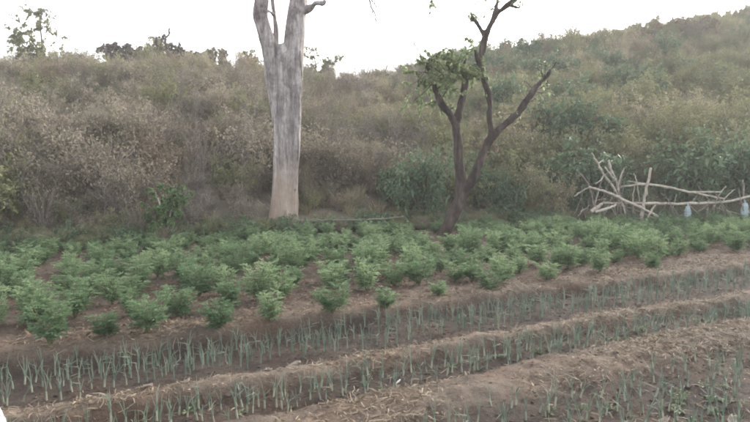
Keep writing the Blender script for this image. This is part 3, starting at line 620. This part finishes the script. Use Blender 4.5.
for k in range(40):                          # thin brushwood in the pile
    x0, y0 = (rr.uniform(582, 645), rr.uniform(166, 212)) if k < 26 else (rr.uniform(655, 742), rr.uniform(186, 210)); a = rr.normal(1.5, .8); l = rr.uniform(18, 34)
    stick([(x0, y0, 1, rr.uniform(-.3, .4)), (x0 + l * .5 * math.cos(a) + rr.normal(0, 1.5), y0 + l * .5 * math.sin(a) + 3, 1.2, rr.uniform(-.2, .3)), (x0 + l * math.cos(a), 219, 1.2, rr.uniform(-.3, .3))],
          'brushwood_stick', 'thin grey brushwood stick tangled in the dead branch fence', 'stick', 'thin sticks tangled in the dead branch pile', 'twig' if k % 3 else 'deadwood')
stick([(298, 220.5, 1.2, -2.7), (330, 220, 1.3, -2.7), (365, 219.5, 1.2, -2.7), (404, 217, 1.0, -2.6)], 'thin_pole', 'thin brownish pole lying level right of the thick trunk', 'pole', mat='twig')
M['blue'] = leaf_mat('pale_blue_plastic', [(.34, .42, .44), (.42, .50, .52), (.50, .58, .59)], .35, .35, .1)
def bundle(px, y0, y1, wpx, label, seed):
    p = at(px, y0, YF); q = at(px, y1, YF); z0 = max(q.z, gz(p.x, YF)); H = p.z - z0; r = pxr(YF, wpx); rr = np.random.default_rng(seed)
    t = thing('plastic_bag', label, 'bag', (p.x, YF - .06, z0)); g = G(); n, s = 14, 18; V = []
    for i in range(n):
        f = i / (n - 1); pr = r * (.35 + .65 * math.sin(min(f / .25, 1) * 1.57)) * (1 if f < .72 else 1 - .4 * ((f - .72) / .28))
        for j in range(s):
            th = j * 6.283 / s; k = pr * (1 + .16 * math.sin(th * 5 + f * 4 + seed) + .1 * rr.normal()); V.append((k * math.cos(th), k * .7 * math.sin(th), f * H))
    T = []
    for i in range(n - 1):
        for j in range(s):
            a, b = i * s + j, i * s + (j + 1) % s; T += [(a, b, b + s), (a, b + s, a + s)]
    V.append((0, 0, 0)); T += [(n * s, (j + 1) % s, j) for j in range(s)]
    g.add(V, T, 0, np.repeat(rr.random(n), s).tolist() + [.5]); obj('bag_body', g.mesh('bag_body', [M['blue']]), t)
    g = G(); tube(g, [(0, 0, H * .98), (.01, .02, H + .05), (0, .08, H + .09)], [.03, .022, .02], 7); obj('bag_neck', g.mesh('bag_neck', [M['blue']]), t)
bundle(687, 206, 221, 5.5, 'pale blue plastic bag tied under the rail, left of the two', 3)
bundle(744, 203, 219, 6.5, 'pale blue plastic bag by the dark stake at right end of the branch fence', 4)

# ------------------------------------------------------------------ leafy crop plants
def nth(k): return '%d%s' % (k, 'th' if 10 < k % 100 < 14 else {1: 'st', 2: 'nd', 3: 'rd'}.get(k % 10, 'th'))
def crop_plant(seed, H, W):
    rng = np.random.default_rng(seed); gs, gl = G(), G()
    for i in range(12):
        a = rng.random() * 6.283; out = W * math.sqrt(rng.random()) * .72; h = H * (.65 + .35 * rng.random()) * (1 - .22 * (out / W)); pts = []
        for k in range(6):
            t = k / 5; pts.append(np.array([math.cos(a) * out * t ** 1.1, math.sin(a) * out * t ** 1.1, h * t ** .9 - .02]) + rng.normal(0, .008, 3) * (k > 0))
        pts = np.array(pts); tube(gs, pts, np.linspace(.007, .003, 6), 4, cap=False)
        for j in range(11):
            t = .12 + .88 * ((j + rng.random()) / 11); q = t * 5; k = min(int(q), 4); b = pts[k] + (pts[k + 1] - pts[k]) * (q - k)
            aa = a + rng.normal(0, 1.1); d = nrm(np.array([math.cos(aa), math.sin(aa), rng.uniform(.3, 1.3)])); ln = rng.uniform(.10, .19) * (1.15 - .4 * t)
            m = 9; f = (np.arange(m) // 2 + 1) / ((m + 1) / 2); sd = np.where(np.arange(m) % 2, 1., -1.); sd[-1] = 0
            s = nrm(np.cross(d, [0, 0, 1])); P = b + d * ln * f[:, None] - np.array([0, 0, 1.]) * (ln * .35 * f ** 2)[:, None]
            D = d * .7 + s * sd[:, None] * .8 + rng.normal(0, .15, (m, 3)) - np.array([0, 0, .1])
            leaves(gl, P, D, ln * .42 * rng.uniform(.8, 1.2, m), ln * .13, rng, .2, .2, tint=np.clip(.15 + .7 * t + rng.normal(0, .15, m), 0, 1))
    return gs, gl
CROP = []
for v in range(12):
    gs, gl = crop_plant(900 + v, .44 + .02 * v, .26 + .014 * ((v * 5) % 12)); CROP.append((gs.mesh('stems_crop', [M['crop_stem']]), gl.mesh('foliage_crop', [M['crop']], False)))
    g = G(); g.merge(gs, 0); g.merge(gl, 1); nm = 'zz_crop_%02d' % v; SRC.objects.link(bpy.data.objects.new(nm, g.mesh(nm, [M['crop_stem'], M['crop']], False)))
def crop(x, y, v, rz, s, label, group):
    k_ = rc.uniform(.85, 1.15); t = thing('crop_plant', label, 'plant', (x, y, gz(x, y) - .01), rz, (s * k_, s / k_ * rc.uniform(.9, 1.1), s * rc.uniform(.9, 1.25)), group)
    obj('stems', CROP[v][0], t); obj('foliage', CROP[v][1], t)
rc = np.random.default_rng(404)
front = [(50, 350, 1.05), (104, 341, .78), (148, 336, 1.08), (220, 331, 1.0), (272, 323, .85), (333, 316, .9), (386, 310, .85), (438, 297, .75), (490, 291, .85), (503, 283, .9), (547, 281, .8), (600, 275, .85), (652, 268, .8), (700, 252, .75)]
ords = ['far left', 'second', 'third', 'fourth', 'fifth', 'sixth', 'seventh', 'eighth', 'ninth', 'tenth', 'eleventh', 'twelfth', 'thirteenth', 'far right']
placed = []
for (px, py, s), w_ in zip(front, ords):
    p = onz(px, py); placed.append((p.x, p.y))
    crop(p.x, p.y, int(rc.integers(12)), rc.random() * 6.28, s * .88, 'bushy green crop plant, %s in the front row along the soil bund' % (w_ + (' one' if 'far' in w_ else ' from left')), 'front row crop plants')
v_ = 8.05; row = 0; cands = []
while v_ < 26:
    for k in range(-58, 78):
        u = k * (.54 if row < 6 else .5) + (row % 2) * .26 + rc.normal(0, .11); v = v_ + rc.normal(0, .11); x, y = uv2xy(u, v)
        if y > float(foot(x)) - .1 or y < 5 or abs(x / y * FPX) > 375 + 25: continue
        if math.hypot(x - sbase[0], y - sbase[1]) < .45 or math.hypot(x - base[0], y - base[1]) < .9: continue
        if any(math.hypot(x - a, y - b) < .42 for a, b in placed) or (12.8 < y < 15.4 and abs(375 + x / y * FPX - 444) < 14): continue
        if rc.random() < .05: continue
        cands.append((x, y, row))
    v_ += .62 - .01 * row if row < 8 else .52; row += 1
cands.sort(key=lambda q: q[1]); print('crop plants', len(cands))
RW = ['second', 'third', 'fourth', 'fifth', 'sixth', 'seventh']
seen = {}
for x, y, rw in sorted(cands[:290], key=lambda q: q[0] / q[1]):
    seen[rw] = seen.get(rw, 0) + 1; back = float(foot(x)) - y
    if rw < len(RW): lb, gr = 'feather-leaved green crop plant in the %s row from the bund, %s from left' % (RW[rw], nth(seen[rw])), 'crop plants in the %s row' % RW[rw]
    else: lb, gr = 'feather-leaved green crop plant in the dense rows at the back of the field', 'crop plants in the back rows'
    crop(x, y, int(rc.integers(12)), rc.random() * 6.28, (.58 + .45 * rc.random()) * (.82 + .2 * min(1, back / 4)), lb, gr)

far = cands[290:]
scatter('distant_crop', [(x, y, gz(x, y) - .01) for x, y, _ in far], [len(_order) + int(rc.integers(12)) for _ in far], [rc.random() * 6.28 for _ in far],
        [(.6 + .42 * rc.random()) * (.82 + .18 * max(0, min(1, (float(foot(x)) - y) / 4))) for x, y, _ in far], 'dense carpet of green crop plants along the far edge of the field')

# ------------------------------------------------------------------ onions in the sunken beds
def onion_mesh(seed):
    rng = np.random.default_rng(seed); g = G(); n = int(rng.integers(3, 7)); H = rng.uniform(.16, .245)
    tube(g, [(0, 0, -.03), (0, 0, .02), (0, 0, .07)], [.008, .0075, .006], 6, tint=1, cap=False)
    for i in range(n):
        a = rng.random() * 6.283; sp = rng.uniform(.012, .055) * (1 if rng.random() < .8 else 2.0); h = H * rng.uniform(.5, 1.1); bend = rng.random() < .25; P = []
        for k in range(6):
            t = k / 5; z = .04 + h * t; o_ = sp * t ** 1.5
            if bend and k > 3: z -= h * .14 * (k - 3); o_ += .035 * (k - 3)
            P.append((math.cos(a) * o_ + rng.normal(0, .003), math.sin(a) * o_ + rng.normal(0, .003), z))
        tube(g, P, [.0022, .0027, .0027, .0024, .0019, .0009], 5, tint=np.clip(rng.normal(.4, .2), 0, 1), cap=False)
    return g.mesh('onion_plant', [M['onion']])
ON = [onion_mesh(300 + i) for i in range(14)]
ro = np.random.default_rng(12); on = []
def bed(vrows, du, jit, bname, p=1.0, uend=30):
    for v0 in vrows:
        u = -12.0
        while u < uend:
            u += du * (.4 + 1.3 * ro.random() ** 1.6)
            v = v0 + ro.normal(0, jit); x, y = uv2xy(u, v)
            if ro.random() > p or y < 3 or abs(x / y * FPX) > 385 or onz(375, 430).y - .1 > y: continue
            on.append((x, y, bname))
bed([6.55, 6.28, 5.95], .095, .07, 'far'); bed([4.92, 4.7], .095, .05, 'middle'); bed([3.68, 3.48, 3.2, 2.98, 2.76, 2.54, 2.3], .15, .08, 'near')
on.sort(key=lambda q: q[1] + (2.2 if q[2] == 'far' else 0)); print('onions', len(on))
OL = {'far': ('upright blue-green onion plant in the farther bed beside the crop rows', 'onion plants in the farther bed'),
      'middle': ('upright blue-green onion plant in the narrow middle bed between two bunds', 'onion plants in the middle bed'),
      'near': ('upright blue-green onion plant in the nearest bed at lower right', 'onion plants in the nearest bed')}
cnt = {}
for x, y, b in sorted(on[:300], key=lambda q: q[0] / q[1]):
    cnt[b] = cnt.get(b, 0) + 1; sz = ro.uniform(.8, 1.2); wd = 'short' if sz < .92 else 'tall' if sz > 1.08 else 'upright'
    o = tag(obj('onion_plant', ON[int(ro.integers(14))], None, (x, y, gz(x, y)), 0, sz), OL[b][0].replace('upright', wd) + ', ' + nth(cnt[b]) + ' from left', 'onion', OL[b][1])
    o.rotation_euler = (ro.normal(0, .1), ro.normal(0, .1), ro.random() * 6.28)
if len(on) > 300:
    g = G()
    for x, y, b in on[300:]:
        me = ON[int(ro.integers(14))]; n = len(me.vertices); co = np.empty(n * 3, np.float32); me.vertices.foreach_get('co', co)
        T = np.empty(len(me.polygons) * 3, np.int32); me.polygons.foreach_get('vertices', T); c = co.reshape(-1, 3) * ro.uniform(.85, 1.2); a = ro.random() * 6.28
        c = np.stack([c[:, 0] * math.cos(a) - c[:, 1] * math.sin(a), c[:, 0] * math.sin(a) + c[:, 1] * math.cos(a), c[:, 2]], 1); g.add(c + [x, y, gz(x, y)], T, 0, ro.random())
    tag(obj('distant_onions', g.mesh('distant_onions', [M['onion']])), 'crowded onion leaves at the far right end of the beds', None, None, 'stuff')

# ------------------------------------------------------------------ weeds, clods, straw and dry leaves
def weed_mesh(seed):
    rng = np.random.default_rng(seed); g = G(); n = 16; a = rng.random(n) * 6.283; e = rng.uniform(.15, .9, n)
    D = np.stack([np.cos(a), np.sin(a), e], 1); st = rng.uniform(.01, .09, n)[:, None]
    for q in nrm(D) * st + [0, 0, .012]: tube(g, [(0, 0, -.02), q * .5, q], .002, 3, cap=False)
    leaves(g, nrm(D) * st + [0, 0, .01], D, rng.uniform(.04, .075, n), rng.uniform(.022, .04, n), rng, .15, .3, big=True); return g.mesh('weed', [M['weed']], False)
WM = [weed_mesh(i + 40) for i in range(6)]
rw_ = np.random.default_rng(9)
for k in range(190):
    bedn = k % 3
    if bedn == 0: v = rw_.uniform(4.6, 5.0); nm, lb = 'middle', 'small low broad-leaved weed in the narrow middle onion bed'
    elif bedn == 1: v = rw_.uniform(2.3, 3.6); nm, lb = 'near', 'small low broad-leaved weed between onions in the nearest bed'
    else: v = rw_.uniform(2.3, 3.6); nm, lb = 'near', 'small low broad-leaved weed between onions in the nearest bed'
    u = rw_.uniform(-3, 10) if bedn == 0 else rw_.uniform(1.5, 8.0); x, y = uv2xy(u, v)
    if abs(x / y * FPX) > 380 or y < 4.2: continue
    tag(obj('weed', WM[k % 6], None, (x, y, gz(x, y)), rw_.random() * 6.28, rw_.uniform(.3, .8)), lb, 'weed', 'weeds in the %s bed' % nm)
rl = np.random.default_rng(15)
def scatter_uv(n, picks):
    out = []
    for (v0, v1, wgt) in picks:
        m = int(n * wgt); y = []
        v = rl.uniform(v0, v1, m); u = rl.uniform(-7, 17, m); x, yy = uv2xy(u, v); k = (np.abs(x / np.maximum(yy, .1) * FPX) < 400) & (yy > 3.9); out.append(np.stack([x[k], yy[k]], 1))
    return np.concatenate(out)
# straw strips
Q = scatter_uv(60000, [(3.75, 4.45, .42), (5.12, 5.45, .16), (6.85, 7.5, .3), (7.5, 10, .18), (2.2, 3.7, .1), (4.5, 5.1, .05), (5.5, 6.8, .06)])
pat = fbm(Q[:, 0], Q[:, 1], .9, 2, 55); Q = Q[pat > rl.uniform(-.9, .5, len(Q))]
n = len(Q); Z = ground_z(Q[:, 0], Q[:, 1]); a = rl.random(n) * 6.283; L_ = rl.uniform(.02, .11, n)[:, None]; d = np.stack([np.cos(a), np.sin(a), rl.normal(0, .12, n)], 1)
s = np.stack([-np.sin(a), np.cos(a), rl.normal(0, .5, n)], 1) * rl.uniform(.0015, .005, n)[:, None]; P0 = np.stack([Q[:, 0], Q[:, 1], Z + .008], 1)
P1 = P0 + d * L_ * .5 + [0, 0, .008]; P2 = P0 + d * L_ + rl.normal(0, .01, (n, 3))
for A_ in (P1, P2): A_[:, 2] = np.maximum(A_[:, 2], ground_z(A_[:, 0], A_[:, 1]) + .003)
V = np.stack([P0 - s, P0 + s, P1 + s, P1 - s, P2 + s * .6, P2 - s * .6], 1).reshape(-1, 3)
T = (np.arange(n)[:, None, None] * 6 + np.array([(0, 1, 2), (0, 2, 3), (3, 2, 4), (3, 4, 5)])[None]).reshape(-1, 3)
g = G(); g.add(V, T, 0, np.repeat(rl.random(n), 6)); tag(obj('straw_litter', g.mesh('straw_litter', [M['straw']], False)), 'dry straw littered over the soil bunds', None, None, 'stuff')
# fallen dry leaves
Q = scatter_uv(3500, [(3.75, 4.45, .3), (6.85, 9.5, .35), (2.2, 3.7, .25), (5.1, 5.5, .1)]); n = len(Q); P0 = np.stack([Q[:, 0], Q[:, 1], ground_z(Q[:, 0], Q[:, 1]) + .012], 1)
g = G(); D = rl.normal(0, 1, (n, 3)); D[:, 2] = np.abs(D[:, 2]) * .25; leaves(g, P0, D, rl.uniform(.02, .06, n), rl.uniform(.01, .028, n), rl, .2, 0, big=True)
tag(obj('leaf_litter', g.mesh('leaf_litter', [M['straw']], False)), 'small fallen dry leaves littered over the soil', None, None, 'stuff')
Q = scatter_uv(14000, [(7.0, 9, .35), (9, 16, .65)]); n = len(Q); P0 = np.stack([Q[:, 0], Q[:, 1], ground_z(Q[:, 0], Q[:, 1]) + .012], 1)
g = G(); D = rl.normal(0, 1, (n, 3)); D[:, 2] = np.abs(D[:, 2]) * .25; leaves(g, P0, D, rl.uniform(.03, .08, n), rl.uniform(.014, .035, n), rl, .2, 0, big=True)
tag(obj('crop_litter', g.mesh('crop_litter', [M['redlitter']], False)), 'reddish-brown dead leaves on the soil between the crop plants', None, None, 'stuff')
# clods
ICO_V = []; ph = (1 + 5 ** .5) / 2
for a_, b_ in ((-1, ph), (1, ph), (-1, -ph), (1, -ph)): ICO_V += [(a_, b_, 0)]
for a_, b_ in ((-1, ph), (1, ph), (-1, -ph), (1, -ph)): ICO_V += [(0, a_, b_)]
for a_, b_ in ((-1, ph), (1, ph), (-1, -ph), (1, -ph)): ICO_V += [(b_, 0, a_)]
ICO_V = nrm(np.array(ICO_V, float))
ICO_T = [(i, j, k) for i in range(12) for j in range(i + 1, 12) for k in range(j + 1, 12) if max(np.linalg.norm(ICO_V[i] - ICO_V[j]), np.linalg.norm(ICO_V[j] - ICO_V[k]), np.linalg.norm(ICO_V[i] - ICO_V[k])) < 1.1]
ICO_T = np.array([t_ if np.dot(np.cross(ICO_V[t_[1]] - ICO_V[t_[0]], ICO_V[t_[2]] - ICO_V[t_[0]]), ICO_V[t_[0]]) > 0 else (t_[0], t_[2], t_[1]) for t_ in ICO_T])
def lumps(P, size, rng, tint, flat=.65):
    n = len(P); V = ICO_V[None] * rng.uniform(.65, 1.3, (n, 12, 1)) * size[:, None, None] * np.array([1, 1, flat]); a = rng.random(n) * 6.28; c, s = np.cos(a)[:, None], np.sin(a)[:, None]
    V = np.stack([V[..., 0] * c * 1.25 - V[..., 1] * s, V[..., 0] * s * 1.25 + V[..., 1] * c, V[..., 2]], -1) + P[:, None]; g = G()
    g.add(V.reshape(-1, 3), (np.arange(n)[:, None, None] * 12 + ICO_T[None]).reshape(-1, 3), 0, np.repeat(tint, 12)); return g
Q = scatter_uv(24000, [(2.2, 3.7, .3), (3.7, 4.5, .06), (4.5, 5.1, .12), (5.1, 5.5, .04), (5.5, 6.8, .3), (6.8, 10, .25)]); n = len(Q); sz = (.004 + .016 * rl.random(n) ** 2.5) * (1 + (rl.random(n) < .03))
g = lumps(np.stack([Q[:, 0], Q[:, 1], ground_z(Q[:, 0], Q[:, 1]) + sz * .05], 1), sz, rl, dryness(Q[:, 0], Q[:, 1]) + .15, .5)
tag(obj('soil_clods', g.mesh('soil_clods', [M['soil']], False)), 'crumbled soil clods scattered over the beds', None, None, 'stuff')
# pale husks that show singly
husks = [(28, 407, 'at the far left of the first bund'), (91, 400, 'second from left on the first bund'), (147, 394, 'third from left on the first bund'), (185, 388, 'near the middle bed, fourth from left'),
         (269, 374, 'on the bund below the fourth crop plant'), (294, 368, 'on the bund just right of the one below the crop plant'), (467, 370, 'at the edge of the middle bed'), (639, 336, 'on the broad straw bund at right'),
         (733, 418, 'at the lower right corner of the nearest bed'), (720, 396, 'among onions at the right of the nearest bed'), (664, 419, 'at the bottom edge among the nearest onions')]
for k, (px, py, wh) in enumerate(husks):
    p = onz(px, py, -.03); z = gz(p.x, p.y); g = G(); n, m = 7, 5; V = []; sz = .04 + .012 * (k % 3)
    for i in range(n):
        f = i / (n - 1); ww = sz * .55 * math.sin(.25 + f * 2.6)
        for j in range(m):
            q = j / (m - 1) * 2 - 1; V.append(((f - .5) * sz * 2, q * ww, .012 + .02 * q * q + .02 * math.sin(f * 3 + k)))
    T = []
    for i in range(n - 1):
        for j in range(m - 1): a_ = i * m + j; T += [(a_, a_ + m, a_ + m + 1), (a_, a_ + m + 1, a_ + 1)]
    g.add(V, T, 0, .5); o = obj('dry_husk', g.mesh('dry_husk', [M['stone']]), None, (p.x, p.y, z + .004), k * 1.3)
    sm = o.modifiers.new('thick', 'SOLIDIFY'); sm.thickness = .004
    tag(o, 'curled pale dry husk ' + wh, 'husk', 'pale husks on the soil')
M['white'] = noise_mat('white_scrap', [(.3, (.72, .71, .68)), (.7, (.82, .81, .78))], (9, 9, 9), 3, .05, rough=.5)
def sheet(name, pts, th, label, cat):
    b = Vector(pts[0]); g = G(); P = [np.array(q) - np.array(b) for q in pts]; k = len(P); V = P + [q + [0, 0, th] for q in P]
    T = []
    for i in range(1, k - 1): T += [(0, i + 1, i), (k, k + i, k + i + 1)]
    for i in range(k): j = (i + 1) % k; T += [(i, j, k + j), (i, k + j, k + i)]
    g.add(V, T, 0, .5); return tag(obj(name, g.mesh(name, [M['white']], False), None, b), label, cat)
a_, b_ = onz(396, 379, -.05), onz(401, 376, .01); gp = onz(398, 382, -.1); z = gz(gp.x, gp.y)
g = G(); V = []
for i in range(6):
    for j in range(4):
        f, q = i / 5, j / 3 - .5; V.append((f * .07 - .03, q * (.035 + .01 * math.sin(i * 2.)), .01 + .05 * f + .012 * math.sin(i * 1.7 + j * 1.3)))
T = []
for i in range(5):
    for j in range(3): c_ = i * 4 + j; T += [(c_, c_ + 4, c_ + 5), (c_, c_ + 5, c_ + 1)]
g.add(V, T, 0, .5); o = obj('paper_scrap', g.mesh('paper_scrap', [M['white']]), None, (gp.x, gp.y, z), .5, .65); o.modifiers.new('thick', 'SOLIDIFY').thickness = .002
tag(o, 'small crumpled white scrap standing in the middle onion bed', 'scrap')
cp = [onz(0, 407, 0), onz(7.5, 423, 0), onz(12, 440, 0), onz(-40, 445, 0), onz(-40, 400, 0)]
zt = max(gz(q.x, q.y) for q in cp) + .015
cp = [onz(0, 407, zt + .02), onz(7.5, 423, zt + .02), onz(12, 440, zt + .02), onz(-40, 445, zt + .02), onz(-40, 400, zt + .02)]
sheet('white_board', [(q.x, q.y, zt) for q in cp], .02, 'corner of a flat white board on the soil at lower left', 'board')

# ------------------------------------------------------------------ haze
HAZE = .0017
if HAZE:
    g = G(); x0, x1, y0, y1, z0, z1 = -560, 560, -560, 560, -40, 30
    V = [(x, y, z) for z in (z0, z1) for y in (y0, y1) for x in (x0, x1)]
    T = [(0, 2, 1), (1, 2, 3), (4, 5, 6), (5, 7, 6), (0, 1, 5), (0, 5, 4), (2, 6, 7), (2, 7, 3), (0, 4, 6), (0, 6, 2), (1, 3, 7), (1, 7, 5)]
    g.add(V, T); m = bpy.data.materials.new('haze'); m.use_nodes = True; nt = m.node_tree; nt.nodes.remove(nt.nodes['Principled BSDF'])
    pv = nt.nodes.new('ShaderNodeVolumePrincipled'); pv.inputs['Color'].default_value = (.97, .95, .92, 1); pv.inputs['Density'].default_value = HAZE; pv.inputs['Anisotropy'].default_value = .2
    nt.links.new(pv.outputs[0], nt.nodes['Material Output'].inputs['Volume']); tag(obj('haze', g.mesh('haze', [m], False)), 'thin pale haze in the evening air', None, None, 'stuff')
tris = sum(len(o.data.polygons) for o in bpy.data.objects if o.type == 'MESH'); print('objects', len(bpy.data.objects), 'tris', tris, 'spots', len(spots))
